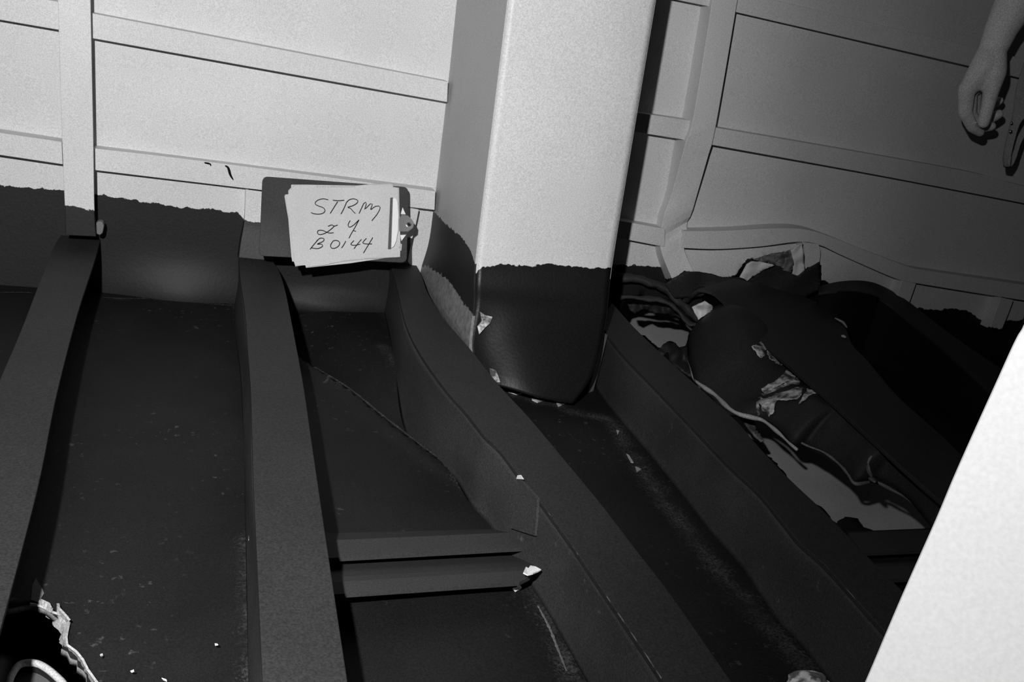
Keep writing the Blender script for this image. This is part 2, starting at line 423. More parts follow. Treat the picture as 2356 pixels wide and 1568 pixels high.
def vbar(label, left, right, off, lines=None, name='vertical_stiffener', webpaint='light', n=60, lift=None, webz=None):
    Lp = [W(x, y, off(x, y) if callable(off) else off) for x, y in left]; Rp = [W(x, y, off(x, y) if callable(off) else off) for x, y in right]
    r = root(name, Lp[-1], label, 'stiffener')
    at = (lambda X, Y: (lines(X) - Y) * .001) if lines else None
    ribbon('flange', Lp, Rp, 'flange' if lines else 'light', r, FY, n=n, m=6, attr=at, curve=len(left) > 3, lift=lift)
    Wd = [Vector((p.x, -0.002, p.z)) for p in Lp]
    ribbon('web', [p + Vector((.0006, .005, 0)) for p in Lp], Wd, 'flange' if lines else webpaint, r, Vector((.006, 0, 0)), n=n, m=1, attr=at, bevel=0, curve=len(left) > 3)
    adopt(r); return r
vbar('tall pale vertical post at the left, dark at its foot', [(112, -700), (124, -300), (133, 0), (142, 300), (149, 475), (151, 541)], [(195, -700), (203, -300), (208, 0), (214, 300), (217, 480), (221, 544)], 0.09, polyf([(140, 472), (175, 474), (190, 480), (230, 485)]))
def off_s2(x, y): return 0.062 - 0.024 * sst(330, 450, y) + 0.03 * sst(560, 620, y)
def lift_s2(t_, j): return Vector((0, 0.018 * math.exp(-((t_ - .835) / .014) ** 2) * (j * 1.0), 0))
vbar('bent pale vertical post right of the column, crimped near its foot',
     [(1740, -720), (1672, -240), (1639, 0), (1594, 277), (1577, 330), (1546, 444), (1527, 498), (1519, 552), (1525, 589), (1547, 643), (1570, 700), (1590, 735)],
     [(1812, -720), (1735, -240), (1697, 0), (1647, 290), (1629, 361), (1596, 477), (1584, 531), (1572, 556), (1580, 589), (1596, 624), (1608, 660), (1622, 700)],
     off_s2, polyf([(1540, 641), (1560, 634), (1575, 624), (1600, 626)]), n=90, lift=lift_s2)
def stub(label, left, right, line, off=HO - .002):
    vbar(label, left, right, off, line, name='short_stiffener', n=24)
stub('short stiffener stub left of the clipboard, above the second beam', [(565, 436), (562, 505), (553, 560), (548, 600)], [(628, 444), (628, 520), (630, 600), (632, 615)], polyf([(540, 500), (562, 506), (640, 520)]), off=lambda x, y: HO - .002 + .02 * sst(510, 600, y))
stub('short stiffener stub at the clip end of the clipboard', [(898, 470), (896, 520), (893, 560), (890, 606)], [(964, 482), (956, 520), (946, 560), (938, 606)], polyf([(880, 540), (960, 550)]), off=lambda x, y: HO - .002 + .02 * sst(520, 600, y))
stub('pale stub under the peak of the buckled stiffener, dark below', [(1845, 556), (1849, 584), (1850, 619), (1850, 665)], [(1884, 562), (1888, 580), (1886, 610), (1888, 665)], polyf([(1846, 621), (1860, 614), (1874, 609), (1888, 603)]), off=lambda x, y: .066 + .0004 * max(0, y - 600))
stub('short pale stub just right of the curled black plating', [(2076, 645), (2066, 672), (2056, 705)], [(2108, 652), (2092, 697), (2086, 715)], polyf([(2000, 760), (2100, 760)]))
stub('short pale stub at right edge, low on the bulkhead', [(2303, 684), (2290, 720), (2277, 756)], [(2332, 690), (2320, 722), (2305, 758)], polyf([(2200, 754), (2280, 753), (2310, 757)]))

# ============================================================ BOX COLUMN
CDx = 0.45
def col_y(z): return -(CDx - .02 + 0.17 * (1 - sst(-0.06, 0.30, z)))
def solve_front(x, y):
    o = CDx
    for _ in range(12):
        p = W(x, y, o); o = -col_y(p.z)
    return W(x, y, o)
col = root('box_column', (0.7, -0.2, 0), 'big pale box column in the centre, dark painted foot', 'column')
lx = [(1258, -740), (1207, -300), (1172, 0), (1135, 300), (1098, 600), (1094, 700), (1084, 800), (1100, 858), (1132, 884)]
rx = [(1632, -740), (1558, -300), (1508, 0), (1458, 300), (1408, 605), (1394, 730), (1374, 830), (1352, 882), (1318, 928)]
def front_line(X, Y): return (front_pl(X) - Y) * .001
front_pl = polyf([(1080, 634), (1098, 628), (1104, 614), (1140, 611), (1150, 606), (1170, 609), (1220, 612), (1255, 607), (1300, 611), (1360, 616), (1407, 616)])
N_, M_ = 90, 24
A = resample([solve_front(*q) for q in lx], N_, True); B = resample([solve_front(*q) for q in rx], N_, True)
vs = []
for i in range(N_):
    for j in range(M_ + 1):
        p = A[i].lerp(B[i], j / M_)
        p.y += 0.018 * gs(p.z, 0.10, .06) * gs(p.x, A[i].x + .03, .05) - 0.012 * math.sin(math.pi * j / M_) * (1 - sst(0, .3, p.z))
        vs.append(p)
fs = [(i * (M_ + 1) + j, (i + 1) * (M_ + 1) + j, (i + 1) * (M_ + 1) + j + 1, i * (M_ + 1) + j + 1) for i in range(N_ - 1) for j in range(M_)]
fr = mk('front_plate', vs, fs, 'front', col, True, solid=.008, off=-1)
setattr_(fr, 'paint', [front_line(*PJ(v)) for v in vs])
# side plates run back from the front edges to the bulkhead
def side(edge, name, dxs):
    vs = []; K = 14
    for p in edge:
        for j in range(K + 1):
            t_ = j / K
            vs.append(Vector((p.x + dxs, p.y * (1 - t_) + .004, p.z + (0.0 if p.z > 0.25 else 0))))
    fs = [(i * (K + 1) + j, i * (K + 1) + j + 1, (i + 1) * (K + 1) + j + 1, (i + 1) * (K + 1) + j) for i in range(N_ - 1) for j in range(K)]
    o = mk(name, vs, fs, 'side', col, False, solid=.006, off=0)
    return o, vs
XL = 0.548
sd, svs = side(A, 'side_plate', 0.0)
for v in sd.data.vertices:                      # left plate stays flat against the bulkhead joint
    pass
sl = polyf([(990, 478), (998, 485), (1020, 506), (1045, 530), (1065, 545), (1080, 566), (1092, 590), (1100, 626)])
sl2 = polyf([(990, 612), (1000, 622), (1020, 632), (1045, 660), (1065, 690), (1085, 715), (1100, 745)])
setattr_(sd, 'paint', [(sl(PJ(v)[0]) - PJ(v)[1]) * .001 for v in svs])
setattr_(sd, 'bare', [(PJ(v)[1] - sl2(PJ(v)[0])) * .001 for v in svs])
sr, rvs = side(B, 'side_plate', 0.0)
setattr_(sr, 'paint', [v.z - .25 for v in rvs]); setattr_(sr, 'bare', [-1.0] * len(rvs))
# sprung strip and scars at the column foot
def scar(name, poly, X, parent, mat='peel', thick=.002):
    return prism(name, [solve_front(*q) + Vector((0, -.002, 0)) for q in poly], Vector((0, .002, 0)), mat, parent)
scar('paint_scar', ((1104, 716), (1116, 724), (1132, 728), (1128, 742), (1116, 752), (1102, 768), (1098, 750), (1108, 738)), 0, col)
scar('paint_scar', ((1126, 846), (1140, 850), (1146, 864), (1150, 878), (1142, 878), (1128, 862)), 0, col)
adopt(col)

# ============================================================ DECK BEAMS
H = 0.125
def beam(label, left, right, zf=None, group=None, mat='dark', web='darkweb', n=80, thick=.008, footdx=0.0, has_web=True):
    zz = (lambda i, k: H) if zf is None else zf
    Lp = [G(x, y, zz(i, len(left))) for i, (x, y) in enumerate(left)]; Rp = [G(x, y, zz(i, len(right))) for i, (x, y) in enumerate(right)]
    r = root('deck_beam', (Lp[0].x, Lp[0].y, 0), label, 'beam', group)
    ribbon('flange', Lp, Rp, mat, r, Vector((0, 0, -thick)), n=n, m=6, curve=True, smooth=False)
    Wt = [p + Vector((.0005, 0, -.003)) for p in Lp]; Wb = [Vector((p.x + footdx, p.y, floor_z(p.x, p.y) - .004)) for p in Lp]
    if has_web: ribbon('web', Wt, Wb, web, r, wearj=True, thick=Vector((.007, 0, 0)), n=n, m=10, curve=True, bevel=0, smooth=True,
           lift=lambda t_, j: Vector((0.004 * math.sin(t_ * 17 + j * 3) * math.sin(math.pi * j), 0, 0)))
    return r
bA = beam('leftmost deck beam, running under the left post', [(150, 531), (128, 559), (96, 636), (48, 760), (0, 872), (-90, 1090), (-260, 1500), (-400, 1840)],
          [(236, 527), (220, 591), (179, 719), (132, 900), (96, 1080), (62, 1220), (3, 1440), (-70, 1700)])
0 and prism('knee_plate', [W(150, 530, .090), W(221, 533, .090), G(238, 536, H), G(143, 540, H)], Vector((0, .006, -.006)), 'dark', bA)
nub = prism('bracket_toe', [W(x, y, .086) for x, y in ((221, 512), (228, 509), (236, 511), (239, 520), (236, 536), (230, 541), (222, 538))], Vector((0, .02, 0)), 'grey', bA, bevel=.002)
adopt(bA)
bB = beam('second deck beam from left, wide straight top flange, under the clipboard', [(549, 584), (553, 639), (564, 719), (571, 815), (577, 900), (583, 1100), (592, 1300), (604, 1568), (612, 1800)],
          [(628, 600), (644, 627), (657, 671), (670, 735), (697, 878), (715, 1000), (740, 1170), (770, 1370), (800, 1568), (834, 1800)])
adopt(bB)
def zC(i, n): return H + (0.012 if i == 0 else 0)
bC = beam('third deck beam from left, bent S-shaped flange passing left of the column', [(898, 606), (915, 668), (934, 744), (965, 809), (1022, 890), (1072, 947), (1114, 1000), (1151, 1036), (1196, 1096), (1234, 1141), (1303, 1235), (1368, 1330), (1415, 1399), (1473, 1485), (1528, 1568), (1680, 1800)],
          [(950, 596), (969, 630), (984, 672), (1015, 725), (1045, 760), (1091, 813), (1149, 886), (1206, 947), (1250, 998), (1285, 1040), (1340, 1106), (1390, 1167), (1462, 1261), (1535, 1355), (1607, 1457), (1680, 1562), (1850, 1800)], n=120)
Cx = G(1196, 1096, H).x
b1, b2 = G(1196, 1096, H), G(1234, 1141, H); bn = Vector((-(b2 - b1).y, (b2 - b1).x, 0)).normalized()
if bn.x > 0: bn = -bn
br = prism('bracket', [PL(x, y, b1 + bn * .005, bn) for x, y in ((1192, 1098), (1236, 1146), (1230, 1232), (1174, 1214))], bn * -.004, 'darkweb', bC)
prism('paint_scar', [XP(x, y, Cx - .006) for x, y in ((1190, 1093), (1196, 1092), (1203, 1102), (1188, 1101))], Vector((.002, 0, 0)), 'flake', bC)
adopt(bC)
bD = beam('fourth deck beam from left, running out from the foot of the column', [(1384, 735), (1396, 768), (1440, 822), (1515, 899), (1592, 979), (1672, 1063), (1745, 1132), (1802, 1201), (1840, 1247), (1903, 1304), (2037, 1453), (2300, 1740)],
          [(1408, 695), (1452, 745), (1509, 801), (1565, 852), (1626, 906), (1691, 964), (1737, 1017), (1779, 1063), (1829, 1113), (1883, 1163), (1932, 1212), (1985, 1268), (2080, 1362), (2380, 1660)], n=110)
Dp = G(1396, 768, H)
prism('end_strip', [PL(x, y, Dp + Vector((-.01, -.02, 0)), Vector((.6, -.8, 0))) for x, y in ((1386, 764), (1397, 772), (1378, 850), (1362, 908), (1352, 902), (1372, 838))], Vector((.003, .004, 0)), 'grey', bD)
adopt(bD)
def zE(i, n): return (0.20, 0.20, 0.185, 0.17, 0.155, .15, .15, .145, .14, .13, .125, .125, .125, .125)[i]
bE = beam('fifth deck beam, heaved up wide black flange over the torn deck', [(1606, 664), (1640, 672), (1672, 700), (1700, 732), (1760, 792), (1830, 852), (1900, 912), (1980, 985), (2050, 1050), (2112, 1106), (2180, 1166), (2300, 1280), (2420, 1400)],
          [(1688, 640), (1740, 652), (1800, 668), (1870, 690), (1935, 735), (1960, 790), (1997, 830), (2060, 905), (2120, 960), (2180, 1014), (2250, 1085), (2380, 1205), (2500, 1330)], zf=zE, n=110, has_web=False)
adopt(bE)
def zF(i, n): return (0.20, 0.215, 0.21, 0.19, 0.16, .14, .125, .125)[i]
bF = beam('sixth deck beam at right, black and arched against the bulkhead', [(1884, 672), (1930, 668), (1985, 672), (2030, 688), (2090, 735), (2170, 800), (2300, 920), (2500, 1110)],
          [(1884, 658), (1930, 647), (1985, 645), (2030, 657), (2090, 693), (2190, 770), (2380, 900), (2600, 1060)], zf=zF, n=80, web='black')
adopt(bF)

# ============================================================ CROSS STIFFENERS between beams
def cross(label, x0, x1, rows, parent=None):
    """rows: (pixel y at left, pixel y at right, height)"""
    vs = []; n = 30
    for yl, yr, z, xa, xb in rows:
        a = G(xa, yl, z); b_ = G(xb, yr, z)
        for i in range(n): vs.append(a.lerp(b_, i / (n - 1)))
    fs = [(r_ * n + i, r_ * n + i + 1, (r_ + 1) * n + i + 1, (r_ + 1) * n + i) for r_ in range(len(rows) - 1) for i in range(n - 1)]
    o = mk('cross_stiffener', vs, fs, 'bar', None, False, solid=.006, off=1)
    bm = bmesh.new(); bm.from_mesh(o.data); bmesh.ops.recalc_face_normals(bm, faces=bm.faces)
    if sum(f.normal.z for f in bm.faces) < 0: bmesh.ops.reverse_faces(bm, faces=bm.faces)
    bm.to_mesh(o.data); bm.free()
    o.modifiers['solid'].offset = -1
    return tag(o, label, 'stiffener')
cross('upper flat cross stiffener between the second and third beams', 0, 0, [(1226, 1214, 0.0, 740, 1229), (1243, 1222, .032, 742, 1230), (1282, 1248, .034, 742, 1228), (1284, 1259, .034, 742, 1204)])
cross('lower cross stiffener with rounded back between second and third beams', 0, 0, [(1290, 1270, .0, 745, 1224), (1312, 1290, .022, 745, 1226), (1328, 1302, .034, 745, 1226), (1340, 1310, .038, 745, 1226), (1366, 1325, .038, 748, 1220), (1368, 1338, .038, 748, 1195)])
cross('black cross stiffener at the lower end of the long torn gap', 0, 0, [(1222, 1212, 0.0, 1950, 2200), (1226, 1215, .03, 1952, 2200), (1271, 1262, .032, 1985, 2200)])
cross('short black cross stiffener half hidden behind the white panel', 0, 0, [(1280, 1272, 0.0, 1990, 2200), (1304, 1296, .03, 2005, 2200), (1332, 1326, .032, 2040, 2200)])
# weld scraps on the stiffener end
def flake(label, pxs, z, mat='flake', th=.002, fn=None):
    P = [G(x, y, z + random.uniform(0, .006)) for x, y in pxs]
    o = prism('paint_flake', P, Vector((0, 0, -th)), mat); return tag(o, label, 'flake')
flake('white flake standing against the left edge of the second beam', ((572, 1232), (577, 1222), (584, 1213), (589, 1212), (589, 1246), (572, 1240)), .02)
flake('curled white paint scrap on the end of the lower cross stiffener', ((1204, 1316), (1210, 1303), (1216, 1306), (1220, 1300), (1232, 1302), (1245, 1309), (1236, 1314), (1226, 1318), (1214, 1321)), .05)
flake('small white paint scrap on deck below the lower cross stiffener', ((1180, 1352), (1188, 1350), (1196, 1343), (1200, 1351), (1190, 1356), (1186, 1358)), .004)
flake('tiny white chip on deck in the lower left bay, upper right one', ((494, 1479), (500, 1479), (502, 1482), (495, 1483)), .002, th=.001)
flake('tiny white chip on deck in the lower left bay, beside the torn hole', ((230, 1504), (236, 1502), (237, 1507), (232, 1508)), .002, th=.001)
flake('tiny white chip on deck in the lower left bay, middle one', ((300, 1542), (308, 1539), (309, 1543), (303, 1545)), .002, th=.001)
flake('tiny white chip at the bottom edge, left bay', ((372, 1558), (383, 1562), (384, 1566), (376, 1563)), .002, th=.001)

# ============================================================ TORN AND CURLED PLATING
# ---- rolled deck plate between fourth and fifth beams
Tn = [(1688, 706), (1645, 718), (1608, 738), (1588, 766), (1583, 800), (1584, 838), (1600, 878), (1640, 904), (1676, 936), (1712, 954), (1752, 966), (1790, 992), (1822, 1022), (1850, 1016), (1896, 1040), (1938, 1074), (1966, 1110), (2012, 1108), (2058, 1130), (2100, 1158), (2152, 1206)]
In = [(1640, 655), (1660, 668), (1680, 690), (1700, 715), (1725, 745), (1755, 772), (1790, 800), (1820, 830), (1850, 858), (1885, 888), (1920, 920), (1950, 950), (1985, 980), (2015, 1005), (2045, 1035), (2075, 1065), (2105, 1092), (2135, 1120), (2165, 1148), (2200, 1180)]
n, m_ = 120, 26
zT = lambda y: .055 + .06 * (1 - sst(690, 880, y)); zI = lambda y: .10 + .05 * (1 - sst(690, 850, y))
In = [(x + 16, y - 2) for x, y in In]
TA = resample([G(x, y, zT(y)) for x, y in Tn], n, False); IB = resample([G(x, y, zI(y)) for x, y in In], n, False)
vs = []
for i in range(n):
    for j in range(m_ + 1):
        t_ = j / m_; p = TA[i].lerp(IB[i], t_)
        s_ = i / (n - 1)
        bul = 0.004 + .046 * sst(.08, .32, s_) + .05 * gs(s_, .32, .11) + .02 * gs(s_, .75, .1)
        p.z += bul * math.sin(math.pi * t_ ** .8) * .9 + .022 * gs(s_, .43, .05) * gs(t_, .35, .2) - .03 * gs(s_, .52, .04) * gs(t_, .3, .3)
        p.z += .008 * math.sin(s_ * 23) * (1 - t_)
        p += Vector((0, 0, .003)) * mnoise.noise(p * 22)
        vs.append(p)
fs = [(i * (m_ + 1) + j, i * (m_ + 1) + j + 1, (i + 1) * (m_ + 1) + j + 1, (i + 1) * (m_ + 1) + j) for i in range(n - 1) for j in range(m_)]
roll = root('rolled_plate', G(1700, 900), 'dark deck plate rolled up along a bright torn edge, between fourth and fifth beams', 'plate')
rp = mk('plate', vs, fs, 'wall', roll, True, solid=.008, off=0)
rp.data.materials.clear(); rp.data.materials.append(M['dark'])
bm = bmesh.new(); bm.from_mesh(rp.data); BV = BVHTree.FromBMesh(bm); bm.free()
def onroll(x, y, lift=.006):
    d = ray(x, y).normalized(); h = BV.ray_cast(CAM, d)
    if h[0] is None: return G(x, y, .1)
    return h[0] - d * lift
# bright sheared edge
E1 = [(1584, 820), (1590, 848), (1600, 874), (1622, 892), (1645, 908), (1676, 938), (1700, 952), (1730, 960), (1756, 967), (1790, 994), (1815, 1018), (1834, 1034)]
E2 = [(1836, 1014), (1860, 1026), (1895, 1040), (1925, 1062), (1950, 1088), (1968, 1112), (2012, 1108), (2055, 1128), (2095, 1152), (2150, 1202)]
for E_, r0, mt in ((E1, .0042, 'edge'), (E2, .0028, 'dimedge')):
    tube('torn_edge', [G(x, y, zT(y) + .002) for x, y in E_], lambda t_, r0=r0: r0 * (.55 + .6 * math.sin(math.pi * t_) + .2 * math.sin(t_ * 40)), mt, roll, n=90, k=8)
# peeled paint patches, laid on the curved plate
z5 = lambda P: [(1500 + x / 2.614, 650 + y / 2.614) for x, y in P]
def patch(P, mat='peel', lift=.014, rag=1.2):
    P = z5(P); Q = []
    for i in range(len(P)):
        a = P[i]; b_ = P[(i + 1) % len(P)]; k = max(1, int(math.hypot(b_[0] - a[0], b_[1] - a[1]) / 4))
        for j in range(k): Q.append((a[0] + (b_[0] - a[0]) * j / k + random.uniform(-rag, rag), a[1] + (b_[1] - a[1]) * j / k + random.uniform(-rag, rag)))
    vs, fs = sheet2d(Q, [], 5, lambda u, v: onroll(u, v, lift) + Vector((0, 0, .003)) * mnoise.noise(Vector((u, v, 0)) * .07))
    return mk('peeled_paint', vs, fs, mat, roll, True, solid=.0012, off=0)
patch([(597, 388), (640, 360), (690, 345), (760, 400), (832, 465), (800, 497), (760, 492), (715, 462), (695, 430), (690, 400), (672, 410), (680, 440), (660, 455), (640, 440), (612, 402)])
patch([(655, 640), (700, 610), (745, 590), (790, 545), (840, 495), (880, 510), (912, 545), (860, 570), (800, 600), (730, 640), (680, 668)])
patch([(655, 672), (730, 640), (800, 605), (870, 570), (910, 555), (945, 575), (925, 610), (905, 640), (900, 680), (870, 700), (800, 712), (740, 705), (700, 690)])
patch([(945, 590), (985, 600), (1030, 642), (1010, 668), (965, 665), (925, 700), (885, 726), (900, 690), (930, 650)])
patch([(640, 690), (700, 692), (748, 706), (740, 740), (735, 770), (705, 806), (690, 780), (660, 775), (655, 740), (635, 720)])
patch([(640, 700), (648, 760), (650, 800), (638, 805), (630, 760), (630, 710)])
# small curled tongue low on the plate
tube('curled_tongue', [onroll(x, y, .008) for x, y in ((2006, 1048), (1998, 1062), (1998, 1082), (2006, 1100), (2012, 1108))], lambda t_: .002 + .006 * math.sin(math.pi * t_), 'grey', roll, n=24, k=8, flat=.5)
adopt(roll)

# ---- curled strips right of the column
z4 = lambda P: [(1380 + x / 3.734, 450 + y / 3.734) for x, y in P]
def curl(name, label, P, z0, z1, rad, mat, cat='plate'):
    P = z4(P); k = len(P)
    o = tube(name, [W(x, y, z0 + (z1 - z0) * i / (k - 1)) for i, (x, y) in enumerate(P)], rad, mat, n=70, k=12, flat=.7)
    for v in o.data.vertices: v.co += Vector((1, 1, 1)) * .004 * mnoise.noise(v.co * 40)
    return tag(o, label, cat)
curl('curled_strip', 'upper dark curled strip of torn plating right of the column foot', [(120, 690), (230, 705), (400, 735), (560, 800), (650, 880), (750, 970), (850, 1065)], .03, .12, lambda t_: .017 - .004 * t_, 'bar')
curl('curled_strip', 'scraped lower curled strip along the far edge of torn gap', [(110, 900), (210, 870), (350, 880), (500, 895), (620, 940), (700, 1020), (770, 1095), (840, 1110)], .015, .12, lambda t_: .011 - .003 * t_, 'darkweb')
curl('curled_strip', 'short twisted dark strip at the head of the rolled plate', [(740, 900), (790, 850), (860, 815), (960, 830), (1040, 880)], .10, .16, lambda t_: .011, 'dark')
def rag(name, label, P, o_, mat, cat, amp=.012, zmode=False, thick=.004, step=5, freq=.05):
    P = z4(P)
    Q = []
    for i in range(len(P)):
        a = P[i]; b_ = P[(i + 1) % len(P)]; k = max(1, int(math.hypot(b_[0] - a[0], b_[1] - a[1]) / 5))
        for j in range(k): Q.append((a[0] + (b_[0] - a[0]) * j / k + random.uniform(-.8, .8), a[1] + (b_[1] - a[1]) * j / k + random.uniform(-.8, .8)))
    def f(u, v):
        nn = mnoise.noise(Vector((u, v, 3)) * freq) * amp * 2
        return (G(u, v, o_ + nn) if zmode else W(u, v, o_ + nn))
    vs, fs = sheet2d(Q, [], step, f)
    ob = mk(name, vs, fs, mat, None, True, solid=thick, off=0)
    return tag(ob, label, cat)
rag('torn_plate', 'crumpled dark wedge of deck plate beside the fourth beam', [(500, 1330), (545, 1280), (600, 1250), (650, 1270), (680, 1310), (740, 1290), (760, 1230), (780, 1290), (770, 1380), (800, 1500), (780, 1560), (640, 1450), (560, 1390)], .005, 'darkweb', 'plate', zmode=True)
rag('torn_plate', 'pale bare patch of torn plate under the head of the fifth beam', [(790, 960), (850, 930), (900, 905), (975, 950), (960, 985), (890, 1035), (850, 1062), (815, 1000)], .30, 'under', 'plate')
rag('torn_plate', 'dark torn plate tongue at the top of the gap, right of the column', [(240, 930), (420, 935), (560, 950), (640, 985), (700, 1050), (640, 1030), (480, 1005), (430, 1000), (380, 965), (300, 1010), (262, 985)], .01, 'dark', 'plate')
rag('torn_plate', 'thin scraped sliver hanging on the edge of the fourth beam, lower half of the gap', [(1180, 1860), (1300, 1880), (1340, 1990), (1370, 2040), (1410, 2100), (1380, 2110), (1330, 2060), (1270, 1990)], .006, 'grey', 'plate', zmode=True, amp=.006)
# ---- torn bulkhead skin above the fifth beam
rag('torn_flap', 'pale torn flap of bulkhead plate below the buckled stiffener', [(1198, 702), (1232, 640), (1262, 585), (1300, 565), (1380, 562), (1440, 578), (1500, 592), (1400, 640), (1320, 690), (1265, 730), (1240, 714)], .13, 'light', 'plate', amp=.006)
rag('torn_flap', 'crumpled scuffed flap of plate beside the dark stub', [(1330, 548), (1400, 520), (1500, 495), (1600, 480), (1650, 465), (1680, 520), (1670, 600), (1640, 660), (1560, 630), (1500, 590), (1420, 570)], .10, 'grey', 'plate', amp=.02, freq=.09)
rag('torn_flap', 'dark grey triangular flap leaning on the pale stub', [(1640, 470), (1735, 400), (1748, 500), (1755, 640), (1720, 720), (1650, 680), (1670, 580)], .115, 'under', 'plate', amp=.006)
rag('buckled_plate', 'black mound of buckled plating at the head of the fifth beam', [(560, 760), (640, 700), (760, 655), (860, 650), (960, 670), (1060, 700), (1200, 702), (1265, 732), (1340, 680), (1480, 602), (1545, 602), (1620, 655), (1700, 690), (1760, 640), (1890, 570), (1890, 800), (1700, 900), (1300, 900), (900, 860), (640, 880)], .115, 'wall', 'plate', amp=.006, step=7, freq=.02)
for nme in ('buckled_plate',):
    ob = bpy.data.objects[nme]; ob.data.materials.clear(); ob.data.materials.append(M['dark'])
# bright slivers on the fifth beam
z5g = lambda P, z: [G(1500 + x / 2.614, 650 + y / 2.614, z) for x, y in P]
o = tube('bright_sliver', z5g([(1100, 212), (1125, 225), (1150, 240), (1172, 268)], .18), lambda t_: .0012 + .002 * math.sin(math.pi * t_), 'edge', n=20, k=6); tag(o, 'curved bright metal sliver on the right edge of the fifth beam', 'sliver')
o = tube('bright_sliver', z5g([(1138, 318), (1152, 322), (1166, 328)], .175), lambda t_: .0015 + .002 * math.sin(math.pi * t_), 'edge', n=12, k=6); tag(o, 'tiny bright metal sliver below the curved one', 'sliver')

# ---- torn lip and pipe in the bottom left hole
lip = root('torn_lip', G(120, 1420), 'frayed bright torn lip of deck plate in the bottom left corner', 'plate')
za = lambda P: [(x / 3.366, 1150 + y / 3.366) for x, y in P]
def lippiece(A_, B_, name, za_=0.004, zb_=-.012, mat='edge', n=50, jag=.0015):
    A2 = resample([G(x, y, za_) for x, y in za(A_)], n); B2 = resample([G(x, y, zb_) for x, y in za(B_)], n)
    B2 = [p + Vector((random.uniform(-1, 1), random.uniform(-1, 1), 0)) * jag for p in B2]
    vs = []
    for a, b_ in zip(A2, B2): vs += [a, a.lerp(b_, .5) + Vector((0, 0, .003)), b_]
    fs = [(i * 3 + j, i * 3 + j + 1, i * 3 + j + 4, i * 3 + j + 3) for i in range(n - 1) for j in (0, 1)]
    o = mk(name, vs, fs, mat, lip, False, solid=.0025, off=0); return o
lippiece([(232, 808), (300, 815), (370, 845), (440, 878), (500, 890), (542, 935), (525, 1000), (515, 1060), (520, 1120), (590, 1170), (640, 1230), (680, 1310), (750, 1407), (860, 1560)],
         [(236, 822), (300, 848), (360, 885), (400, 920), (440, 985), (480, 1030), (472, 1070), (470, 1100), (490, 1150), (550, 1190), (600, 1250), (650, 1330), (700, 1407), (810, 1560)], 'torn_edge')
lippiece([(300, 790), (318, 770), (350, 785), (385, 800), (410, 850)], [(310, 800), (330, 815), (355, 840), (380, 860), (412, 868)], 'frayed_splinter', .010, .004, n=14)
lippiece([(440, 805), (452, 798), (460, 840), (500, 880), (540, 930)], [(446, 840), (450, 860), (462, 885), (490, 905), (530, 940)], 'frayed_splinter', .012, .004, n=14)
prism('grey_patch', [G(x, y, .0025) for x, y in za([(250, 660), (278, 600), (330, 690), (340, 720), (300, 790), (240, 770)])], Vector((0, 0, -.001)), 'grey', lip)
adopt(lip)
pc = G(90, 1640, -.16)
pipe = root('pipe', pc, 'open pipe end with a pale rim in the bottom left hole', 'pipe')
rim_px = za([(70, 1500), (72, 1407), (105, 1330), (150, 1275), (225, 1258), (300, 1270), (370, 1310), (430, 1360), (490, 1420), (540, 1500)])
tube('rim', [G(x, y, -.03) for x, y in rim_px], .0042, 'edge', pipe, n=60, k=8)
RA = [G(x, y, -.032) for x, y in rim_px]
cen = sum(RA, Vector()) / len(RA) + Vector((0, -.06, 0))
RA = resample(RA, 40, True); vs = [p.copy() for p in RA] + [p + Vector((0, 0, -.35)) for p in RA]
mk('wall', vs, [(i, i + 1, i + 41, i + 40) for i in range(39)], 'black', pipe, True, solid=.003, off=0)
prism('plug', [p + Vector((0, 0, -.012)) for p in RA[::3]], Vector((0, 0, -.004)), 'plug', pipe)
adopt(pipe)

# ---- scuffed welds and scraped lines where plates meet the deck
def seam(pts, rad, parent, z=-.001, flat=.13, mat='seam', wall_=False):
    P = [(W(x, y, -wall_y(W(x, y).x, W(x, y).z) + .001) if wall_ else G(x, y, 0)) for x, y in pts]
    if not wall_: P = [Vector((p.x, p.y, floor_z(p.x, p.y) + z)) for p in P]
    o = tube('weld_seam', P, lambda t_: rad * (.55 + .45 * math.sin(math.pi * t_)) * (1 + .35 * math.sin(t_ * 61) * math.sin(t_ * 23)), mat, parent, n=90, k=8, flat=flat)
    return o
seam([(1236, 1400), (1262, 1450), (1282, 1500), (1302, 1550)], .002, floor, z=.002, mat='dimedge')
seam([(722, 850), (800, 900), (880, 964), (960, 1022), (1060, 1098), (1135, 1165)], .0028, floor, z=.001)
seam([(236, 686), (300, 688), (400, 686), (470, 692), (540, 700)], .0028, floor, z=.002, mat='seam')
seam([(680, 690), (760, 684), (830, 690), (866, 700)], .0035, floor, z=.004, mat='dimedge')
seam([(0, 674), (60, 674), (78, 676)], .002, floor, z=.001)
def scrape(pts, mat='peel', h=.003):
    P = [G(x, y, 0) for x, y in pts]; P = [Vector((p.x, p.y, floor_z(p.x, p.y) + h)) for p in P]
    prism('paint_scar', P, Vector((0, 0, -.002)), mat, floor)
for q in (((1166, 897), (1186, 899), (1200, 906), (1188, 909), (1170, 903)), ((1222, 915), (1240, 916), (1252, 922), (1236, 928), (1224, 922)), ((1278, 926), (1290, 922), (1300, 930), (1284, 938))): scrape(q)
for q in (((1228, 1222), (1206, 1217), (1190, 1226), (1178, 1228), (1226, 1232)),): scrape(q, 'seam', .036)
for q in (((1417, 994), (1424, 996), (1420, 1005)), ((1460, 1079), (1474, 1085), (1464, 1092)), ((1440, 1050), (1446, 1054), (1456, 1070), (1450, 1069)), ((1842, 1243), (1847, 1245), (1845, 1249))): scrape(q, 'edge')
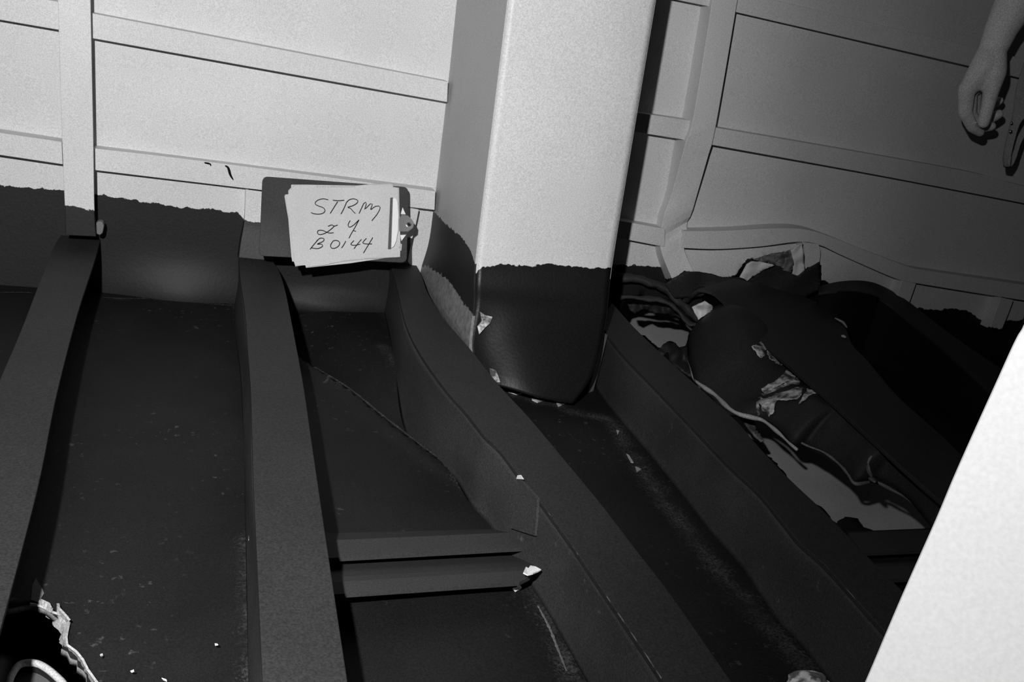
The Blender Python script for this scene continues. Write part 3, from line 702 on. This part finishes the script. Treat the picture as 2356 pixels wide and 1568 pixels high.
def worn(pts, par, rad=.0009, mat='dimedge'):
    tube('worn_edge', [G(x, y, H - .001) for x, y in pts], lambda t_: rad * (.5 + .5 * abs(math.sin(t_ * 13 + 1))), mat, par, n=60, k=6); adopt(par)
worn([(1396, 1371), (1415, 1399), (1444, 1442), (1473, 1485), (1500, 1526), (1522, 1560)], bC)
worn([(1262, 1179), (1303, 1235), (1330, 1275)], bC, .0006)
worn([(1672, 1063), (1745, 1132), (1802, 1201), (1840, 1247), (1903, 1304), (1970, 1379), (2037, 1453)], bD, .0008)
# ---- crumpled rag between third and fourth beams
bm = bmesh.new(); bmesh.ops.create_icosphere(bm, subdivisions=5, radius=1)
c0 = G(1864, 1590, .02)
for v in bm.verts:
    d = v.co.copy(); k = 1 + .20 * mnoise.noise(d * 2.1) + .10 * mnoise.noise(d * 5)
    v.co = Vector((d.x * .029, d.y * .030, d.z * .022)) * k + c0
me = bpy.data.meshes.new('crumpled_rag'); bm.to_mesh(me); bm.free()
tag(link('crumpled_rag', me, 'rag', None, True), 'mottled pale crumpled rag on deck at the bottom edge', 'rag')

# ============================================================ WHITE PANEL, close on the right
wpn = Vector((-.72, -.66, .12)).normalized(); wp0 = W(2150, 1200, 2.0)
wp = root('white_panel', (wp0.x, wp0.y, H), 'white painted panel edge close to the camera in the lower right corner', 'panel')
edge = [(2440, 545), (2400, 640), (2356, 746), (2335, 783), (2290, 882), (2232, 1010), (2190, 1105), (2150, 1200), (2080, 1357), (2040, 1450), (1990, 1568), (1952, 1650)]
EP = resample([PL(x, y, wp0, wpn) for x, y in edge], 60, True)
d0 = (EP[-1] - EP[-8]).normalized(); foot = EP[-1] + d0 * ((EP[-1].z - H) / -d0.z)
hz_ = wpn.cross(Vector((0, 0, 1))).normalized()
if hz_.x < 0: hz_ = -hz_
up_ = (EP[0] - EP[6]).normalized() * .25
poly = [EP[0] + up_] + EP + [foot, foot + hz_ * .30, EP[0] + up_ + hz_ * .22]
prism('face', poly, -wpn * .015, 'white', wp, bevel=.002)
adopt(wp)

# ============================================================ CLIPBOARD
cp0 = W(770, 595, .185); cpt = W(770, 420, .105)
nrm = Vector((1, 0, 0)).cross(cpt - cp0).normalized()
if nrm.y > 0: nrm = -nrm
def CB(x, y, l=0.0): return PL(x, y, cp0 + nrm * l, nrm)
clip = root('clipboard', cp0, 'dark clipboard holding a handwritten sheet, propped on the beams against the bulkhead', 'clipboard')
def rounded(c, r=.1, k=6):
    out = []; n = len(c)
    for i in range(n):
        p = Vector(c[i]); a = Vector(c[i - 1]); b_ = Vector(c[(i + 1) % n])
        u = p + (a - p).normalized() * r; v = p + (b_ - p).normalized() * r
        for j in range(k + 1):
            t_ = j / k; out.append(u * (1 - t_) ** 2 + p * 2 * t_ * (1 - t_) + v * t_ ** 2)
    return out
prism('board', [CB(q.x, q.y) for q in rounded([(604, 405), (940, 430), (936, 604), (596, 588)], 14)], -nrm * .004, 'board', clip, bevel=.0008)
z2 = lambda P: [(500 + x / 3.92, 350 + y / 3.92) for x, y in P]
under = [(640, 345), (665, 320), (667, 292), (800, 292), (1200, 300), (1500, 300), (1640, 320), (1650, 820), (1665, 830), (1660, 885), (1640, 890), (1640, 935), (1200, 1000), (800, 1042), (795, 1018), (705, 1030), (690, 985), (676, 985), (668, 940), (640, 600), (606, 400), (612, 382), (640, 378)]
prism('under_sheets', [CB(x, y, .0012) for x, y in z2(under)], -nrm * .001, 'paper', clip)
top = [(690, 296), (900, 300), (1190, 308), (1400, 285), (1583, 280), (1586, 318), (1640, 322), (1645, 600), (1652, 830), (1648, 945), (1330, 962), (1120, 985), (960, 1020), (800, 1038), (792, 1018), (708, 1026), (690, 985), (660, 700), (612, 400), (640, 380), (645, 345), (668, 325)]
vs, fs = sheet2d(z2(top), [], 6, lambda u, v: CB(u, v, .003 + .002 * (1 + mnoise.noise(Vector((u, v, 0)) * .02))))
mk('top_sheet', vs, fs, 'paper', clip, True, solid=.0004, off=-1)
ink = []
strokes = [
 [(1000, 428), (960, 420), (915, 428), (885, 450), (885, 470), (915, 485), (955, 500), (972, 525), (955, 548), (910, 558), (865, 552), (845, 543)],
 [(1042, 432), (1090, 436), (1145, 432)], [(1085, 445), (1050, 500), (1018, 552)],
 [(1165, 450), (1142, 505), (1115, 557)], [(1165, 452), (1190, 428), (1230, 420), (1264, 432), (1262, 455), (1225, 480), (1175, 496), (1200, 505), (1222, 530), (1245, 552)],
 [(1278, 552), (1300, 505), (1325, 455), (1345, 452), (1340, 480), (1328, 515), (1350, 495), (1385, 460), (1398, 466), (1388, 500), (1380, 522), (1405, 500), (1440, 484), (1466, 488), (1466, 512), (1440, 560), (1392, 618)],
 [(998, 668), (1030, 655), (1056, 665), (1085, 655)], [(1056, 662), (1030, 690), (975, 728), (925, 742), (904, 730), (908, 706), (945, 703), (975, 715), (1010, 728), (1048, 725)],
 [(1198, 615), (1180, 652), (1192, 675), (1230, 655), (1278, 608)], [(1278, 608), (1240, 680), (1210, 730), (1187, 775)], [(1228, 706), (1250, 713)],
 [(908, 788), (872, 830), (836, 875)], [(895, 800), (925, 775), (960, 778), (955, 802), (900, 828), (940, 828), (948, 848), (905, 868), (850, 862)],
 [(1045, 798), (1078, 795), (1102, 812), (1095, 842), (1060, 865), (1028, 862), (1022, 835), (1045, 798)],
 [(1158, 800), (1140, 835), (1120, 862)],
 [(1232, 795), (1204, 830), (1240, 838), (1290, 828)], [(1300, 785), (1270, 820), (1232, 870)],
 [(1345, 775), (1312, 815), (1345, 826), (1395, 826)], [(1402, 768), (1365, 830), (1318, 908)]]
for st in strokes:
    P = resample([CB(x, y, .0088) for x, y in z2(st)], 26, True)
    base = len(ink)
    ink.append(P)
vs = []; fs = []
for P in ink:
    b0 = len(vs)
    for i, p in enumerate(P):
        T = (P[min(25, i + 1)] - P[max(0, i - 1)]).normalized(); sd_ = T.cross(nrm).normalized() * .00085
        vs += [p - sd_, p + nrm * .0002, p + sd_]
    for i in range(25):
        a = b0 + i * 3; fs += [(a, a + 1, a + 4, a + 3), (a + 1, a + 2, a + 5, a + 4)]
hw = mk('handwriting', vs, fs, 'ink', clip); hw['label'] = 'black pen lettering STRM 24 B0144'
def bar(name, pts, l0, l1, mat, bev=.0008):
    return prism(name, [CB(x, y, l1) for x, y in z2(pts)], -nrm * (l1 - l0), mat, clip, bevel=bev)
bar('clip_spine', [(1562, 408), (1585, 408), (1568, 872), (1540, 872)], .006, .0085, 'clothdark')
cj = bar('clip_jaw', [(1585, 412), (1612, 415), (1628, 450), (1636, 560), (1632, 700), (1615, 800), (1592, 850), (1570, 862)], .006, .014, 'white')
bar('clip_base', [(1662, 560), (1720, 570), (1760, 610), (1775, 640), (1768, 680), (1740, 700), (1715, 715), (1640, 712), (1640, 600)], .001, .010, 'chrome')
bar('clip_lug', [(1672, 495), (1700, 560), (1655, 556)], .001, .006, 'white'); bar('clip_lug', [(1650, 745), (1705, 742), (1662, 800)], .001, .006, 'white')
cc = CB(*z2([(1728, 648)])[0], .012)
tube('clip_spring', [CB(*z2([(1728, 648)])[0], .006), CB(*z2([(1728, 648)])[0], .014)], .0052, 'chrome', clip, n=4, k=20, up=Vector((0, 0, 1)))
tube('clip_pin', [CB(*z2([(1728, 648)])[0], .013), CB(*z2([(1728, 648)])[0], .0150)], .0026, 'ink', clip, n=4, k=14, up=Vector((0, 0, 1)))
adopt(clip)

# ============================================================ PERSON at right (arm and coat in view)
def capsules(chains):
    """tapered limb segments; voxel remesh below turns them into one continuous body"""
    bm = bmesh.new()
    def ball(c, r):
        q = bmesh.ops.create_icosphere(bm, subdivisions=2, radius=r); bmesh.ops.translate(bm, verts=q['verts'], vec=c)
    for ch in chains:
        for (a, ra), (b_, rb) in zip(ch, ch[1:]):
            a = Vector(a); b_ = Vector(b_); d = b_ - a; L = d.length
            if L > 1e-5:
                q = bmesh.ops.create_cone(bm, cap_ends=True, segments=16, radius1=ra, radius2=rb, depth=L)
                rot = d.to_track_quat('Z', 'Y').to_matrix().to_4x4()
                bmesh.ops.transform(bm, verts=q['verts'], matrix=Matrix.Translation((a + b_) / 2) @ rot)
            ball(a, ra)
        ball(Vector(ch[-1][0]), ch[-1][1])
    me = bpy.data.meshes.new('body'); bm.to_mesh(me); bm.free(); return me
def organic(name, chains, mat, parent, vox, it):
    me = capsules(chains); o = link(name, me, mat, parent)
    r_ = o.modifiers.new('remesh', 'REMESH'); r_.mode = 'VOXEL'; r_.voxel_size = vox; r_.use_smooth_shade = True
    s_ = o.modifiers.new('smooth', 'SMOOTH'); s_.iterations = it; s_.factor = .5
    return o
def hp(x, y, o_, rpx):                        # joint surveyed off the bulkhead, radius as seen
    p = W(x, y, o_); return (p, rpx * DEP(p) / FPX)
HB = .22
wrist = hp(2284, 116, HB - .01, 31)
hand_chains = [
    [hp(2440, -230, HB + .03, 54), hp(2385, -90, HB + .01, 55), hp(2340, 0, HB, 47), hp(2306, 62, HB - .005, 37), wrist],
    [wrist, hp(2268, 150, HB, 33), hp(2240, 188, HB, 25), hp(2224, 206, HB, 19)],
    [wrist, hp(2268, 152, HB - .03, 33), hp(2244, 195, HB - .04, 24)],
    [hp(2272, 150, HB - .045, 30), hp(2252, 190, HB - .07, 22)],
    [hp(2224, 204, HB, 19), hp(2221, 258, HB - .002, 15.5), hp(2237, 292, HB - .006, 13), hp(2255, 304, HB - .01, 10.5)],
    [hp(2230, 200, HB - .035, 19), hp(2230, 262, HB - .04, 16), hp(2258, 292, HB - .04, 13), hp(2281, 290, HB - .035, 11)],
    [hp(2240, 195, HB - .06, 18), hp(2242, 255, HB - .075, 15), hp(2274, 275, HB - .07, 13), hp(2298, 262, HB - .065, 11)],
    [hp(2252, 190, HB - .085, 17), hp(2250, 232, HB - .10, 13), hp(2278, 245, HB - .10, 11), hp(2300, 231, HB - .095, 9.5)],
    [hp(2288, 128, HB + .005, 27), hp(2291, 166, HB + .022, 24), hp(2281, 206, HB + .03, 18.5), hp(2271, 250, HB + .032, 15), hp(2263, 282, HB + .03, 13.5)],
    [hp(2262, 172, HB + .005, 26), hp(2285, 160, HB + .015, 22)],
]
el = Vector(hand_chains[0][0][0])
sh = Vector((el.x + .04, el.y + .02, el.z + .36))
bx, by = sh.x + .22, sh.y
K = 1.12
hz = sh.z
per = root('person', (bx + .25, by, 0), 'person standing at the right edge in work jacket, right hand hanging with fingers curled', 'person')
def P3(x, y, z): return Vector((bx + x + .23 * max(0.0, min(hz - z, 1.2)), by + y, z))
el2 = P3(.30, 0, el.z)
body = hand_chains + [
    [(el, .052), (sh, .062)], [(sh, .06), (P3(-.02, 0, hz + .02), .09), (P3(.25, 0, hz), .062), (el2, .052), (P3(.30, -.06, el.z - .27), .036), (P3(.28, -.08, el.z - .40), .035), (P3(.27, -.09, el.z - .47), .016)],
    [(P3(.0, 0, hz + .03), .08), (P3(0, .01, hz + .14), .064), (P3(0, 0, hz + .22), .07), (P3(0, 0, hz + .31), .098)],
    [(P3(0, -.03, hz + .20), .06), (P3(0, -.09, hz + .24), .03)], [(P3(0, -.09, hz + .265), .016), (P3(0, -.115, hz + .25), .013)],
    [(P3(-.095, 0, hz + .26), .018), (P3(-.097, 0, hz + .29), .02)], [(P3(.095, 0, hz + .26), .018), (P3(.097, 0, hz + .29), .02)],
    [(P3(0, 0, hz), .12), (P3(0, 0, hz - .25), .13), (P3(0, 0, hz - .5), .14)],
    [(P3(-.10, 0, hz - .5), .10), (P3(-.11, -.01, hz - .95), .065), (P3(-.11, 0, .10), .045), (P3(-.11, -.14, .05), .04)],
    [(P3(.10, 0, hz - .5), .10), (P3(.11, -.01, hz - .95), .065), (P3(.11, 0, .10), .045), (P3(.11, -.14, .05), .04)]]
for fx in (-.03, -.01, .012, .032): body.append([(P3(.27 + fx, -.09, el.z - .46), .014), (P3(.27 + fx, -.11, el.z - .52), .012), (P3(.27 + fx, -.10, el.z - .56), .010)])
body.append([(P3(.24, -.09, el.z - .42), .018), (P3(.22, -.12, el.z - .49), .013)])
organic('body', body, 'skin', per, .0042, 4)
organic('hair', [[(P3(0, .02, hz + .33), .098), (P3(0, .05, hz + .28), .09)]], 'hair', per, .012, 2)
for ex in (-.035, .035): tube('eye', [P3(ex, -.086, hz + .30), P3(ex, -.097, hz + .30)], .012, 'ink', per, n=4, k=12)
organic('jacket', [[(P3(0, 0, hz), .145), (P3(0, 0, hz - .25), .155), (P3(0, 0, hz - .52), .165)], [(P3(-.1, 0, hz), .11), (P3(.1, 0, hz), .11)],
                   [(P3(0, 0, hz), .10), (sh, .082), (el.lerp(sh, .25), .07)], [(P3(.25, 0, hz), .08), (el2, .068), (P3(.30, -.05, el.z - .22), .05)]], 'cloth', per, .012, 3)
organic('trousers', [[(P3(-.08, 0, hz - .50), .125), (P3(-.10, -.01, hz - .95), .088), (P3(-.11, 0, .12), .068)], [(P3(.08, 0, hz - .50), .125), (P3(.10, -.01, hz - .95), .088), (P3(.11, 0, .12), .068)]], 'clothdark', per, .012, 3)
for sx in (-.11, .11): organic('boot', [[(P3(sx, .03, .055), .055), (P3(sx, -.17, .05), .048)], [(P3(sx, 0, .06), .055), (P3(sx, 0, .16), .06)]], 'ink', per, .01, 2)
# loose coat front hanging below the hand, folded hem and a snap
zc = .20
def cloth(name, A_, B_, o1, o2, bulge, mat='cloth', n=40, m=10):
    A2 = resample([W(x, y, o1) for x, y in A_], n, True); B2 = resample([W(x, y, o2) for x, y in B_], n, True); vs = []
    for i in range(n):
        for j in range(m + 1):
            t_ = j / m; p = A2[i].lerp(B2[i], t_); p.y -= bulge * math.sin(math.pi * t_) * (1 + .3 * math.sin(i * .35)); vs.append(p)
    fs = [(i * (m + 1) + j, (i + 1) * (m + 1) + j, (i + 1) * (m + 1) + j + 1, i * (m + 1) + j + 1) for i in range(n - 1) for j in range(m)]
    return mk(name, vs, fs, mat, per, True, solid=.003, off=0)
cloth('jacket_front', [(2385, 40), (2358, 138), (2338, 205), (2329, 264), (2315, 323), (2308, 362), (2310, 383)], [(2560, 20), (2520, 138), (2480, 190), (2420, 225), (2356, 268), (2332, 325), (2317, 378)], .20, .22, .012)
cloth('jacket_hem', [(2308, 372), (2312, 386), (2326, 383), (2338, 362), (2356, 316), (2400, 262), (2500, 215)], [(2315, 360), (2319, 372), (2324, 368), (2333, 345), (2348, 302), (2390, 250), (2490, 205)], .185, .17, .004)
tube('snap', [W(2325, 302, .222), W(2325, 302, .232)], .0042, 'chrome', per, n=4, k=16)
tube('snap', [W(2327, 283, .216), W(2327, 283, .224)], .0036, 'chrome', per, n=4, k=16)
adopt(per)

# ---- groups of look-alike kinds
GR = {'deck_beam': 'deck beams running forward from the bulkhead', 'horizontal_stiffener': 'horizontal stiffeners on the bulkhead', 'vertical_stiffener': 'full height posts on the bulkhead',
      'short_stiffener': 'short stubs under the lowest stiffener', 'cross_stiffener': 'cross stiffeners between beams', 'paint_flake': 'paint flakes on the deck',
      'curled_strip': 'curled strips of torn plating', 'torn_plate': 'torn deck plate pieces', 'torn_flap': 'torn flaps of bulkhead plate', 'bright_sliver': 'bright slivers of metal'}
for o in bpy.data.objects:
    k_ = o.name.split('.')[0]
    if o.parent is None and k_ in GR: o['group'] = GR[k_]
